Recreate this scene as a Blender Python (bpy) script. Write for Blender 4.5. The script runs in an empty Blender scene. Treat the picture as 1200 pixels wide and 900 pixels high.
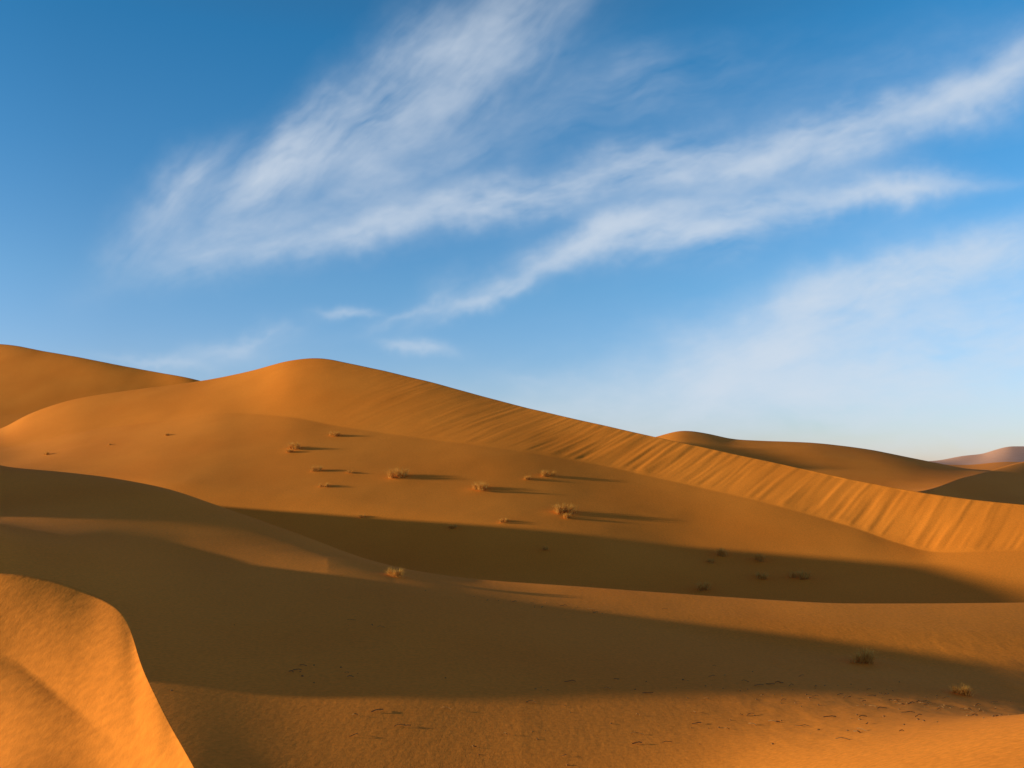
import bpy, math, random
import numpy as np
from mathutils import Vector
random.seed(4); rng=np.random.RandomState(7)
F=1000.0; HZ=545.0; CAMZ=8.0
scene=bpy.context.scene
SUN=Vector((1.0,-0.08,-0.145)).normalized()

# ---------------- noise ----------------
def vnoise(x,y,seed=0):
    r=np.random.RandomState(seed); T=r.rand(256,256)
    xi=np.floor(x).astype(int); yi=np.floor(y).astype(int)
    fx=x-xi; fy=y-yi
    fx=fx*fx*fx*(fx*(fx*6-15)+10); fy=fy*fy*fy*(fy*(fy*6-15)+10)
    a=T[xi%256,yi%256]; b=T[(xi+1)%256,yi%256]; c=T[xi%256,(yi+1)%256]; d=T[(xi+1)%256,(yi+1)%256]
    return (a*(1-fx)+b*fx)*(1-fy)+(c*(1-fx)+d*fx)*fy-0.5
def fbm(x,y,o=4,seed=0,g=.5):
    s=0;a=1
    for i in range(o):
        s=s+a*vnoise(x*2**i+17.3*i,y*2**i+5.1*i,seed+i); a*=g
    return s
def pchip1(xs,ys,x):
    xs=np.array(xs,float); ys=np.array(ys,float); h=np.diff(xs); d=np.diff(ys)/h
    m=np.zeros(len(xs)); m[0]=d[0]; m[-1]=d[-1]
    for i in range(1,len(xs)-1):
        if d[i-1]*d[i]>0:
            w1=2*h[i]+h[i-1]; w2=h[i]+2*h[i-1]; m[i]=(w1+w2)/(w1/d[i-1]+w2/d[i])
    k=np.clip(np.searchsorted(xs,x)-1,0,len(xs)-2); t=(x-xs[k])/h[k]
    return ((2*t**3-3*t**2+1)*ys[k]+(t**3-2*t**2+t)*h[k]*m[k]+(-2*t**3+3*t**2)*ys[k+1]+(t**3-t**2)*h[k]*m[k+1])
def Z(z,d): return HZ-F*z/d
# ---------------- survey lines of the terrain (bearing, range, elevation) ----------------
def zl(l): return [(a,b,Z(c,b)) for a,b,c in l]
lines=[]
def add(pts,mix,rows): lines.append((pts,mix,rows))
add(zl([(-2400,.4,-1.45),(3600,.4,-1.45)]),1,8)
add(zl([(-2400,3.2,-3.2),(-800,5.5,-2.9),(-400,6,-2.6),(-200,5.4,-2.2)])+[(0,4.6,900),(160,3.6,985)]+zl([(228,3.0,-1.53),(300,2.2,-1.48),(450,1.1,-1.45),(600,.7,-1.45),(1200,.7,-1.6),(3600,.7,-1.6)]),1,16)
add(zl([(-2400,3.8,-3.2),(-800,6.4,-2.9),(-400,6.8,-2.6)])+[(-150,6.3,765),(-60,6.1,757),(0,5.95,768),(80,5.2,825),(160,4.2,895)]+zl([(228,3.25,-1.42),(300,2.4,-1.42),(450,1.4,-1.43),(600,.9,-1.44),(1200,1.2,-1.8),(3600,1.2,-1.9)]),.15,30)
add(zl([(-2400,4.5,-3.4),(-800,7.5,-3.1),(-400,7.8,-2.7)])+[(-150,7.2,718),(-60,7.0,684),(0,6.9,672),(60,6.8,680),(100,6.65,693),(140,6.25,714),(154,5.9,737),(163,5.35,772),(180,4.8,810),(200,4.35,850),(228,3.75,900)]+zl([(300,2.7,-1.37),(450,1.6,-1.4),(600,1.2,-1.43),(1200,2.2,-2.0),(3600,2.2,-2.2)]),0,40)
add(zl([(-2400,8,-4),(-800,12,-4),(-400,12.5,-3.8),(-135,11,-3.7),(0,10,-3.7),(100,9.7,-3.65),(150,9.3,-3.6),(200,9,-3.6),(300,8.8,-3.8),(400,8.5,-3.9),(600,8.5,-4),(800,8.8,-3.85)])+[(980,9,903),(1100,8.5,878),(1200,8,859),(1400,8,830),(3600,8,830)],.8,70)
add(zl([(-2400,12,-4),(-800,14.5,-2.8),(-504,14.8,-2.0),(-337,15.3,-1.9),(-135,16.2,-2.35),(0,17.6,-2.9),(100,17.2,-3.2),(200,16.4,-3.45),(300,15.2,-3.68)])+[(400,14,815),(600,15,808),(800,16,805),(1000,17,807),(1200,18,815)]+zl([(1400,18,-5),(3600,14,-5)]),1,54)
add(zl([(-2400,16,-3),(-800,19,-1.6),(-337,21,-.7),(-207,22.3,-.55),(-135,23.8,-.65),(-67,24.6,-1.3),(0,25.2,-1.95),(100,25.7,-2.4)])+[(200,26,660),(300,25,675),(450,24,690),(650,23,722),(850,22,750),(1050,21,775),(1200,20,790)]+zl([(1400,19.5,-5),(3600,16,-5)]),1,36)
add(zl([(-2400,20,-3),(-800,24,-1.8),(-337,26,-1.6),(-135,28.5,-1.6),(0,30,-1.95),(100,31,-2.15),(200,32,-2.4),(300,30.5,-2.85),(400,29,-3.2),(480,28,-3.62),(600,26.5,-3.98),(850,24.6,-4.3),(1000,23.5,-4.4),(1200,23,-4.45),(1400,23,-4.5),(3600,19,-4.5)]),1,40)
add(zl([(-2400,30,-1),(-800,36,1.2),(-500,41,2.8),(-270,44,3.2),(-130,47,2.9),(-85,47,2.1),(-40,46.5,.9)])+[(0,45,545),(100,43,556),(200,40,574),(250,38.5,590),(350,35,625),(430,32.5,655),(480,31,668),(560,29.5,680),(700,28,690),(850,27,700),(1000,26,707),(1200,26,706),(1400,26,700),(3600,22,700)],.6,34)
add(zl([(-2400,45,-3),(-800,52,-1),(-270,64,.5),(-130,64,0),(0,58,-2),(100,55,-3),(200,52,-3.6),(350,46,-5),(480,42,-5.8),(600,39,-6.2),(850,35.5,-6.4),(1000,34,-6.5),(1200,32.5,-6.5),(1400,32,-6.2),(3600,25,-5.5)]),1,44)
add(zl([(-2400,60,-2),(-800,70,-1),(-270,78,0),(-130,76,0)])+[(0,72,548),(100,68,552),(200,62,562),(300,59,572),(400,56,583),(500,53,597),(600,50,613),(700,47.5,632),(800,45,655),(900,43,670),(1000,41,682),(1100,38.5,696),(1200,36.5,705)]+zl([(1400,35,-5.8),(3600,30,-5.5)]),1,50)
add(zl([(-2400,70,-1),(-800,95,0),(-200,92,1.3)])+[(0,88,525),(100,88,505),(200,86,492),(270,84,484),(330,80,487),(400,75,500),(500,70,515),(600,66,528),(700,63,545),(800,58.5,567),(900,53.5,590),(1000,49,618),(1050,46.5,636),(1100,44.3,648),(1200,42,646)]+zl([(1400,38,-4),(3600,32,-4)]),.3,80)
add(zl([(-2400,80,-1),(-800,110,-1),(-400,108,0),(-200,104,1.5)])+[(0,100,503),(30,100,487),(90,100,467),(150,100,457),(230,100,447),(300,98,433),(340,96,422),(370,95,419),(410,92,426),(500,85,447),(600,78,473),(700,71,497),(760,67.5,511),(850,62.5,530),(950,57,551),(1000,54.5,562),(1100,50,580),(1200,46.5,592)]+zl([(1400,41,-2.6),(3600,36,-3)]),.05,18)
add(zl([(-2400,100,-3),(-800,130,0),(0,118,2),(200,115,5),(370,112,3),(600,98,0),(800,82,-3),(1000,66,-4),(1100,60,-4.4),(1200,56,-4.5),(3600,50,-4)]),1,26)
add(zl([(-2400,120,-2),(-800,150,4),(0,135,8),(235,128,6.5),(370,120,3),(600,108,0),(800,92,-2.5),(1000,76,-3)])+[(1085,74,575),(1120,82,563),(1160,92,552),(1200,104,541)]+zl([(1300,125,1.5),(3600,90,2)]),.2,20)
add(zl([(-2400,150,-2),(-800,175,8),(0,147,15),(235,134,9),(370,130,2),(600,125,-1),(800,115,-3),(1000,108,-4),(1100,112,-3),(1200,125,-1.5),(1300,138,-1),(3600,110,-2)]),1,40)
add(zl([(-2400,180,0),(-800,200,24),(-400,185,26)])+[(0,160,403),(50,155,411),(100,150,420),(170,145,434),(235,140,446)]+zl([(300,140,10),(500,145,5),(700,160,3)])+[(765,165,513),(800,165,504),(830,163,508),(860,160,515),(900,158,517),(940,156,518),(1000,152,524),(1060,146,535),(1100,144,543),(1140,142,550),(1200,150,552),(3600,150,548)],.3,20)
add(zl([(-2400,230,-3),(-800,250,-3),(600,220,-3),(3600,200,-3)]),1,20)
add([(-2400,500,544),(900,500,543),(1060,500,542),(1130,500,545),(1180,480,541),(1250,500,544),(3600,500,543)],.8,12)
add([(-2400,1400,541),(-1000,1400,535),(-300,1400,541),(600,1400,543),(1000,1400,544),(1095,1350,540),(1130,1300,534),(1150,1280,532),(1170,1250,526),(1185,1230,523),(1205,1220,523),(1260,1200,518),(1400,1400,530),(1600,1400,538),(3600,1400,541)],.4,12)
add([(-2400,6000,547),(3600,6000,547)],1,0)
LA2,LA,LS,LH=2,3,11,19

px=np.concatenate([np.arange(-2400,-160,15),np.arange(-160,1260,2),np.arange(1260,3601,20)]).astype(float)
NC=len(px); U=(px-600)/F
D=[];ZZ=[]
inn=(px>=-160)&(px<1260)
def gk(s):
    R=int(s*3); k=np.exp(-0.5*(np.arange(-R,R+1)/s)**2); return k/k.sum()
def smooth(a,s):
    R=int(s*3); return np.convolve(np.pad(a,R,'edge'),gk(s),'valid')
for li,(pts,mix,rows) in enumerate(lines):
    a=np.array(pts,float); d=pchip1(a[:,0],a[:,1],px); p=pchip1(a[:,0],a[:,2],px); z=(HZ-p)/F*d
    s=2.2 if li in(LA,LH) else (24 if li in(4,5,7,9) else (12 if li in (1,6,10) else 4))
    w=np.clip(np.minimum(px+160,1258-px)/(2.5*s),0,1)
    d=np.where(inn,d*(1-w)+smooth(d,s)*w,d)
    if li in(4,5,6,7,9,10): z=np.where(inn,z*(1-w)+smooth(z,s)*w,z)
    else:
        p=np.where(inn,p*(1-w)+smooth(p,s)*w,p); z=(HZ-p)/F*d
    D.append(d); ZZ.append(z)
D=np.array(D); ZZ=np.array(ZZ); n=len(lines)
for i in range(1,n): D[i]=np.maximum(D[i],D[i-1]+0.1)
H=np.diff(D,axis=0); DE=np.diff(ZZ,axis=0)/H
PM=np.zeros_like(D); PM[0]=DE[0]; PM[-1]=DE[-1]
for i in range(1,n-1):
    a,b=DE[i-1],DE[i]; ok=a*b>0; w1=2*H[i]+H[i-1]; w2=H[i]+2*H[i-1]
    sa=np.where(ok,a,1); sb=np.where(ok,b,1)
    PM[i]=np.where(ok,(w1+w2)/(w1/sa+w2/sb),0)
Y=[];ZG=[];SEG=[];TV=[]
for i in range(n-1):
    R=lines[i][2]; m0=lines[i][1]*PM[i]+(1-lines[i][1])*DE[i]; m1=lines[i+1][1]*PM[i+1]+(1-lines[i+1][1])*DE[i]
    for r in range(R+(1 if i==n-2 else 0)):
        t=r/R; Y.append(D[i]+t*H[i]); SEG.append(i); TV.append(t)
        ZG.append((2*t**3-3*t**2+1)*ZZ[i]+(t**3-2*t**2+t)*H[i]*m0+(-2*t**3+3*t**2)*ZZ[i+1]+(t**3-t**2)*H[i]*m1)
Y=np.array(Y);ZG=np.array(ZG);SEG=np.array(SEG);TV=np.array(TV); X=Y*U[None,:]; NR=len(Y)
def pick(qx,qy):
    c=int(np.argmin(abs(px-qx))); py=HZ-F*ZG[:,c]/Y[:,c]; run=np.minimum.accumulate(py)
    rr=np.argmax(run<=qy); return X[rr,c],Y[rr,c],ZG[rr,c]
# ---- relief detail
far=np.clip((Y-6)/10,0,1)
ZG=ZG+0.03*fbm(X/4.0,Y/4.0,3,11)*far*(Y<300)+0.10*fbm(X/11.,Y/11.,2,31)*np.clip((Y-15)/30,0,1)*(Y<300)
q=(X-Y)/1.414; r_=(X+Y)/1.414
q=q+.35*fbm(X/6,Y/6,2,61)
slip=np.zeros(NR); s=SEG==LS; slip[s]=np.clip(TV[s]/.10,0,1)*np.clip((1-TV[s])/.02,0.15,1)
ph=np.clip((px-360)/300,0.06,1)
amp=.55+.8*np.clip(fbm(q/6,r_/9,2,88)+.4,0,1)
ZG+=slip[:,None]*ph[None,:]*amp*(0.032*fbm(q/.8,r_/7,2,51)+0.042*vnoise(q/.36,r_/5,77)+.030*vnoise(q/.20,r_/4,78))
# wind-worn hollows and hummocks in the foreground flat
mask=np.clip(fbm(X/5+3,Y/5,2,91)*3+.3,0,1)*np.clip((Y-9)/3,0,1)*np.clip((24-Y)/5,0,1)*np.clip((X-1)/4,0,1)
ZG+=mask*(0.018*fbm(X/.45,Y/.8,3,95))
SH=[(347,526,.85),(392,512,.65),(472,561,1.05),(561,574,.9),(659,603,1.05),(378,572,.5),(372,553,.6),(643,559,.6),(616,563,.4),(466,676,.45),(1013,777,.5),(1125,813,.32),(530,620,.4),(590,612,.4),(640,645,.3),(425,607,.3),(848,653,.6),(836,661,.35),(893,658,.55),(893,678,.5),(943,680,.7),(822,692,.55),(55,533,.45),(195,511,.35),(128,522,.25),
(410,556,.35),(338,531,.4),(667,607,.45)]
plants=[]
for a,b,w in SH:
    x,y,z=pick(a,b); plants.append((x,y,w))
    dx=X-x; dy=Y-y
    ZG+=0.05*w*np.exp(-(dx/np.where(dx>0,1.4*w,.9*w))**2-(dy/(.8*w))**2)
def ground(x,y):
    c=int(np.argmin(abs(U-x/y))); return np.interp(y,Y[:,c],ZG[:,c])

def gridmesh(name,co,R,C,mat):
    co=co.reshape(-1,3).astype(np.float32); idx=np.arange(R*C).reshape(R,C)
    f=np.stack([idx[:-1,:-1],idx[:-1,1:],idx[1:,1:],idx[1:,:-1]],-1).reshape(-1,4).astype(np.int32)
    me=bpy.data.meshes.new(name); me.vertices.add(len(co)); me.vertices.foreach_set('co',co.ravel())
    me.loops.add(f.size); me.loops.foreach_set('vertex_index',f.ravel())
    me.polygons.add(len(f)); me.polygons.foreach_set('loop_start',np.arange(0,f.size,4,dtype=np.int32)); me.polygons.foreach_set('loop_total',np.full(len(f),4,np.int32))
    me.polygons.foreach_set('use_smooth',np.ones(len(f),bool)); me.update(calc_edges=True)
    me.materials.append(mat); o=bpy.data.objects.new(name,me); scene.collection.objects.link(o); return o
def mk(name,r0,r1,mat):
    return gridmesh(name,np.stack([X[r0:r1],Y[r0:r1],ZG[r0:r1]+CAMZ],-1),r1-r0,NC,mat)
# ---------------- materials ----------------
def newmat(name):
    m=bpy.data.materials.new(name); m.use_nodes=True; nt=m.node_tree; b=nt.nodes['Principled BSDF']; b.inputs['Roughness'].default_value=.95
    b.inputs['Specular IOR Level'].default_value=.05; return m,nt,b
def sandmat(name,c1,c2):
    m,nt,b=newmat(name); N=nt.nodes.new; L=nt.links.new
    tc=N('ShaderNodeTexCoord')
    n1=N('ShaderNodeTexNoise'); n1.inputs['Scale'].default_value=.12; n1.inputs['Detail'].default_value=3; L(tc.outputs['Object'],n1.inputs['Vector'])
    cr=N('ShaderNodeValToRGB'); cr.color_ramp.elements[0].position=.35; cr.color_ramp.elements[1].position=.65
    cr.color_ramp.elements[0].color=(*c1,1); cr.color_ramp.elements[1].color=(*c2,1); L(n1.outputs[0],cr.inputs[0])
    n2=N('ShaderNodeTexNoise'); n2.inputs['Scale'].default_value=14; n2.inputs['Detail'].default_value=4; L(tc.outputs['Object'],n2.inputs['Vector'])
    mr=N('ShaderNodeMapRange'); mr.inputs[1].default_value=.3; mr.inputs[2].default_value=.7; mr.inputs[3].default_value=.88; mr.inputs[4].default_value=1.10; L(n2.outputs[0],mr.inputs[0])
    mx=N('ShaderNodeVectorMath'); mx.operation='SCALE'; L(cr.outputs[0],mx.inputs[0]); L(mr.outputs[0],mx.inputs['Scale']); L(mx.outputs[0],b.inputs['Base Color'])
    n4=N('ShaderNodeTexNoise'); n4.inputs['Scale'].default_value=5; n4.inputs['Detail'].default_value=5; n4.inputs['Roughness'].default_value=.7
    mp=N('ShaderNodeMapping'); mp.inputs['Rotation'].default_value=(0,0,.2); mp.inputs['Scale'].default_value=(1.3,.6,1); L(tc.outputs['Object'],mp.inputs['Vector']); L(mp.outputs[0],n4.inputs['Vector'])
    b2=N('ShaderNodeBump'); b2.inputs['Strength'].default_value=1; b2.inputs['Distance'].default_value=.0075; L(n4.outputs[0],b2.inputs['Height']); L(b2.outputs[0],b.inputs['Normal'])
    return m
sand=sandmat('sand',(.86,.272,.030),(.92,.308,.037))
rock=sandmat('rock_painted_haze',(.74,.38,.24),(.82,.47,.33))  # pale pink tint paints distance haze into the hill colour
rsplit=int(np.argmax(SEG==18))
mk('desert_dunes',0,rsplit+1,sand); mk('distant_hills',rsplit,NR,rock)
# ---------------- grass tufts ----------------
def strawmat(name,c1,c2):
    m,nt,b=newmat(name); N=nt.nodes.new; L=nt.links.new
    tc=N('ShaderNodeTexCoord'); n1=N('ShaderNodeTexNoise'); n1.inputs['Scale'].default_value=9; L(tc.outputs['Object'],n1.inputs['Vector'])
    cr=N('ShaderNodeValToRGB'); cr.color_ramp.elements[0].position=.35; cr.color_ramp.elements[1].position=.65
    cr.color_ramp.elements[0].color=(*c1,1); cr.color_ramp.elements[1].color=(*c2,1); L(n1.outputs[0],cr.inputs[0]); L(cr.outputs[0],b.inputs['Base Color'])
    tr=N('ShaderNodeBsdfTranslucent'); L(cr.outputs[0],tr.inputs[0]); ms=N('ShaderNodeMixShader'); ms.inputs[0].default_value=.4
    L(b.outputs[0],ms.inputs[1]); L(tr.outputs[0],ms.inputs[2]); L(ms.outputs[0],nt.nodes['Material Output'].inputs[0]); return m
straw=strawmat('dry_grass',(.58,.26,.05),(.86,.50,.11))
def tuft(seed,nb,mat):
    r=random.Random(seed); V=[];Fc=[]
    cl=[(r.gauss(0,.22),r.gauss(0,.22)) for _ in range(4)]
    for k in range(nb):
        c0=r.choice(cl); a=r.uniform(0,2*math.pi); rr=abs(r.gauss(0,.12)); bx,by=c0[0]+rr*math.cos(a),c0[1]+rr*math.sin(a)
        a2=math.atan2(by,bx)+r.gauss(0,.8); Ln=r.uniform(.2,.5); lean=r.uniform(.1,.8)+rr; w=r.uniform(.008,.018)
        tw=r.uniform(0,math.pi); sx,sy=math.cos(tw)*w,math.sin(tw)*w; p=Vector((bx,by,-.05)); i0=len(V)
        for j in range(4):
            t=j/3; qq=p+Vector((math.cos(a2)*Ln*lean*t*(.5+.5*t),math.sin(a2)*Ln*lean*t*(.5+.5*t),Ln*t*(1-.35*lean*t))); ww=1-.8*t
            V+= [(qq.x+sx*ww,qq.y+sy*ww,qq.z),(qq.x-sx*ww,qq.y-sy*ww,qq.z)]
            if j: b=i0+2*j; Fc.append((b-2,b-1,b+1,b))
    me=bpy.data.meshes.new('grass_tuft'); me.from_pydata(V,[],Fc); me.materials.append(mat); return me
T=[tuft(i,420,straw) for i in range(6)]
for i,(x,y,w) in enumerate(plants):
    o=bpy.data.objects.new('dry_grass_tuft',T[i%6]); scene.collection.objects.link(o)
    o.location=(x,y,ground(x,y)+CAMZ); o.rotation_euler=(0,0,i*1.7); o.scale=(w*1.3,w*1.3,w*(1.5+.5*random.random()))
# ---------------- dry twigs and stones scattered on the flat (one object) ----------------
V=[];Fc=[]; r=random.Random(12)
cent=[(6.6,16.4,2.2,.8,60),(8.5,15.6,1.6,.7,60),(3.0,14.,3.5,1.6,60),(-3.5,15.2,.5,.3,10),(1.2,24.5,1.6,.5,26),(6.,12.6,3,1,50),(-3.,19.,1.,.5,6)]
for cx,cy,sx_,sy_,nn_ in cent:
    for k in range(nn_):
        x=r.gauss(cx,sx_); y=max(9.5,r.gauss(cy,sy_)); z=ground(x,y)+CAMZ; i0=len(V)
        if r.random()<.45:
            Ln=r.uniform(.05,.22); a=r.gauss(0,.5); w=r.uniform(.004,.009); h0=0; dx,dy=math.cos(a),math.sin(a)
            for j in range(4):
                t=j/3-.5; zz=z+.01+.03*(1-4*t*t)*r.random(); ox=r.gauss(0,.01)
                for (u,v) in ((-w,0),(0,w*1.6),(w,0)): V.append((x+dx*Ln*t-dy*(u+ox),y+dy*Ln*t+dx*(u+ox),zz+v))
                if j:
                    b=i0+3*j
                    for m in range(3): Fc.append((b-3+m,b-3+(m+1)%3,b+(m+1)%3,b+m))
        else:
            R=r.uniform(.010,.028)
            pts=[(math.cos(q_)*R*r.uniform(.7,1.3),math.sin(q_)*R*r.uniform(.7,1.3)) for q_ in [m*math.pi/3 for m in range(6)]]
            for (u,v) in pts: V.append((x+u,y+v,z-.01))
            for (u,v) in pts: V.append((x+u*.6,y+v*.6,z+R*r.uniform(.4,.8)))
            for m in range(6): Fc.append((i0+m,i0+(m+1)%6,i0+6+(m+1)%6,i0+6+m))
            Fc.append(tuple(i0+6+m for m in range(6)))
me=bpy.data.meshes.new('scattered_twigs_and_stones'); me.from_pydata(V,[],Fc)
dm,dn,db=newmat('weathered_twig'); tcn=dn.nodes.new('ShaderNodeTexCoord'); nn1=dn.nodes.new('ShaderNodeTexNoise'); nn1.inputs['Scale'].default_value=3; dn.links.new(tcn.outputs['Object'],nn1.inputs['Vector'])
crr=dn.nodes.new('ShaderNodeValToRGB'); crr.color_ramp.elements[0].color=(.12,.06,.025,1); crr.color_ramp.elements[1].color=(.45,.22,.07,1); dn.links.new(nn1.outputs[0],crr.inputs[0]); dn.links.new(crr.outputs[0],db.inputs['Base Color'])
me.materials.append(dm); o=bpy.data.objects.new('scattered_twigs_and_stones',me); scene.collection.objects.link(o)
# ---------------- clouds: a dome patch, sunlit look given by emission, density stored per vertex ----------------
BL=[(.57,.465,.16,.028,28,.95),(.40,.39,.15,.026,17,1.0),(.18,.35,.18,.022,11,1.05),(-.02,.315,.16,.021,12,1.1),(-.2,.275,.15,.018,14,.85),(-.33,.262,.10,.025,20,.45),
(-.15,.415,.13,.034,40,.9),(-.27,.355,.08,.028,42,1.15),(-.05,.46,.14,.05,46,.4),(-.385,.325,.06,.022,45,.6),(.02,.50,.12,.05,38,.2),(-.42,.265,.07,.03,40,.28),(-.14,.34,.12,.04,25,.35),(.10,.42,.2,.04,15,.2),(.40,.45,.25,.04,20,.10),
(.44,.312,.10,.013,8,.9),(.25,.288,.15,.025,8,1.2),(.08,.262,.11,.017,20,1.2),(-.02,.215,.08,.010,28,.85),(-.11,.18,.06,.006,22,.55),
(.56,.235,.2,.024,11,1.0),(.40,.19,.18,.034,17,1.0),(.27,.13,.16,.035,22,.8),(.5,.14,.3,.055,6,.9),(.5,.06,.38,.05,2,.8),(.235,.095,.035,.022,30,.9),(.1,.06,.3,.035,3,.4),
(-.31,.14,.04,.010,18,.75),(-.12,.135,.035,.008,-5,.5),(-.2,.175,.035,.006,0,.5),(-.42,.115,.05,.006,-8,.5),(.03,.105,.04,.006,-5,.2),(-.16,.325,.03,.008,10,.3),(-.36,.12,.10,.02,10,.2)]
gu=np.linspace(-.82,.82,1200); gv=np.linspace(-.005,.66,500); GU,GV=np.meshgrid(gu,gv)
wu=GU+.045*fbm(GU*7,GV*7,5,101,.55); wv_=GV+.024*fbm(GU*8+9,GV*8,6,131,.58)
DEN=np.zeros_like(GU)
for k,(u,v,l,h,an,am) in enumerate(BL):
    ca,sa=math.cos(math.radians(an)),math.sin(math.radians(an))
    a=(wu-u)*ca+(wv_-v)*sa; b=-(wu-u)*sa+(wv_-v)*ca
    g=np.exp(-(a/l)**2-(np.abs(b)/h)**1.7); I=g>.004
    gx,gy=GU[I],GV[I]
    a0=(gx-u)*ca+(gy-v)*sa+.02*fbm(gx*12,gy*12,2,k); b0=-(gx-u)*sa+(gy-v)*ca+.02*fbm(gx*11,gy*11,4,k+40)
    nn=fbm(a0*7+k,b0*26+k*3,5,200+(k%5)*9,.62)
    DEN[I]+=am*g[I]*np.clip(.78+.8*nn,0.05,1.6)
nn=fbm(GU*6,GV*11,6,300,.6); DEN*=np.clip(1+.7*nn,.2,1.6)
ed=np.clip((.8-abs(GU))/.06,0,1)*np.clip((.65-GV)/.03,0,1)
DEN=(1-np.exp(-1.2*DEN))*ed*.9
dirs=np.stack([GU,np.ones_like(GU),GV],-1); dirs/=np.linalg.norm(dirs,axis=-1,keepdims=True)
cm=bpy.data.materials.new('cirrus_glow'); cm.use_nodes=True; nt=cm.node_tree; nt.nodes.clear(); N=nt.nodes.new; L=nt.links.new
at=N('ShaderNodeAttribute'); at.attribute_type='GEOMETRY'; at.attribute_name='cirrus_amount'; tr=N('ShaderNodeBsdfTransparent'); em=N('ShaderNodeEmission'); em.inputs[0].default_value=(.66,.73,.82,1)
ms=N('ShaderNodeMixShader'); o_=N('ShaderNodeOutputMaterial'); L(at.outputs['Color'],ms.inputs[0]); L(tr.outputs[0],ms.inputs[1]); L(em.outputs[0],ms.inputs[2]); L(ms.outputs[0],o_.inputs[0])
cm.cycles.emission_sampling='NONE'
co_=gridmesh('cirrus_clouds',dirs*9000+np.array([0,0,CAMZ]),len(gv),len(gu),cm)
ca_=co_.data.color_attributes.new('cirrus_amount','FLOAT_COLOR','POINT')
C4=np.repeat(DEN.ravel()[:,None],4,axis=1).astype(np.float32); C4[:,3]=1; ca_.data.foreach_set('color',C4.ravel())
# ---------------- sun / sky ----------------
sl=bpy.data.lights.new('sun','SUN'); sl.energy=5; sl.angle=math.radians(.7); sl.color=(1,.83,.54)
so=bpy.data.objects.new('sun',sl); scene.collection.objects.link(so); so.rotation_euler=SUN.to_track_quat('-Z','Y').to_euler()
w=bpy.data.worlds.new('World'); scene.world=w; w.use_nodes=True; nt=w.node_tree; nt.nodes.clear(); N=nt.nodes.new; L=nt.links.new
out=N('ShaderNodeOutputWorld'); sky=N('ShaderNodeTexSky'); sky.sky_type='NISHITA'; sky.sun_disc=False
sky.sun_elevation=math.asin(-SUN.z); sky.sun_rotation=math.atan2(-SUN.x,-SUN.y)
sky.air_density=1.0; sky.dust_density=.3; sky.ozone_density=3.0; sky.altitude=600
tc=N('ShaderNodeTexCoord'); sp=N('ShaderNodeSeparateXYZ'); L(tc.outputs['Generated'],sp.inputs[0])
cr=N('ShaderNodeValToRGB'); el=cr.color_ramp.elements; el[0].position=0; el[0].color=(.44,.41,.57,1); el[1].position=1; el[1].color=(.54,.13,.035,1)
for p,c in ((.08,(.46,.47,.59)),(.2,(.37,.51,.59)),(.32,(.24,.49,.59)),(.44,(.14,.47,.58)),(.51,(.17,.42,.50)),(.62,(.54,.13,.035))):  # top stops: unseen sky overhead tinted warm to warm the shadow fill
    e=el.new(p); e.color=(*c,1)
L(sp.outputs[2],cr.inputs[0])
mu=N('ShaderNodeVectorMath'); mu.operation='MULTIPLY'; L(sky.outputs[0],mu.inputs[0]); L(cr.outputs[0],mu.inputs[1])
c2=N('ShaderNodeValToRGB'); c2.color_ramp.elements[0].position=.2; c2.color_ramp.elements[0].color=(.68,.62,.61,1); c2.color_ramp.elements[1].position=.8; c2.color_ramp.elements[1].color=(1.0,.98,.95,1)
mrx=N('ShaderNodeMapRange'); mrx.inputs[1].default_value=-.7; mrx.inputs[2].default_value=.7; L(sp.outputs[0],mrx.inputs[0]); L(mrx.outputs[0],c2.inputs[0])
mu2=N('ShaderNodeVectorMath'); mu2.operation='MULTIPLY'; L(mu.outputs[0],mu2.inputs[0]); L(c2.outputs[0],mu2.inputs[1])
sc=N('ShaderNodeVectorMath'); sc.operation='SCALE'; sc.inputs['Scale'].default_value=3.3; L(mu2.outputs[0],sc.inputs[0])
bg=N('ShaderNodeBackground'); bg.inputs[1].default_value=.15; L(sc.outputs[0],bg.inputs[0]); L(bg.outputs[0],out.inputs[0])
# ---------------- camera ----------------
cd=bpy.data.cameras.new('camera'); cam=bpy.data.objects.new('camera',cd); scene.collection.objects.link(cam)
cam.location=(0,0,CAMZ); cam.rotation_euler=(math.pi/2,0,0); cd.lens=30; cd.sensor_width=36; cd.shift_y=(HZ-450)/1200; cd.clip_end=20000; scene.camera=cam
scene.view_settings.view_transform='Standard'; scene.view_settings.look='None'; scene.view_settings.exposure=0
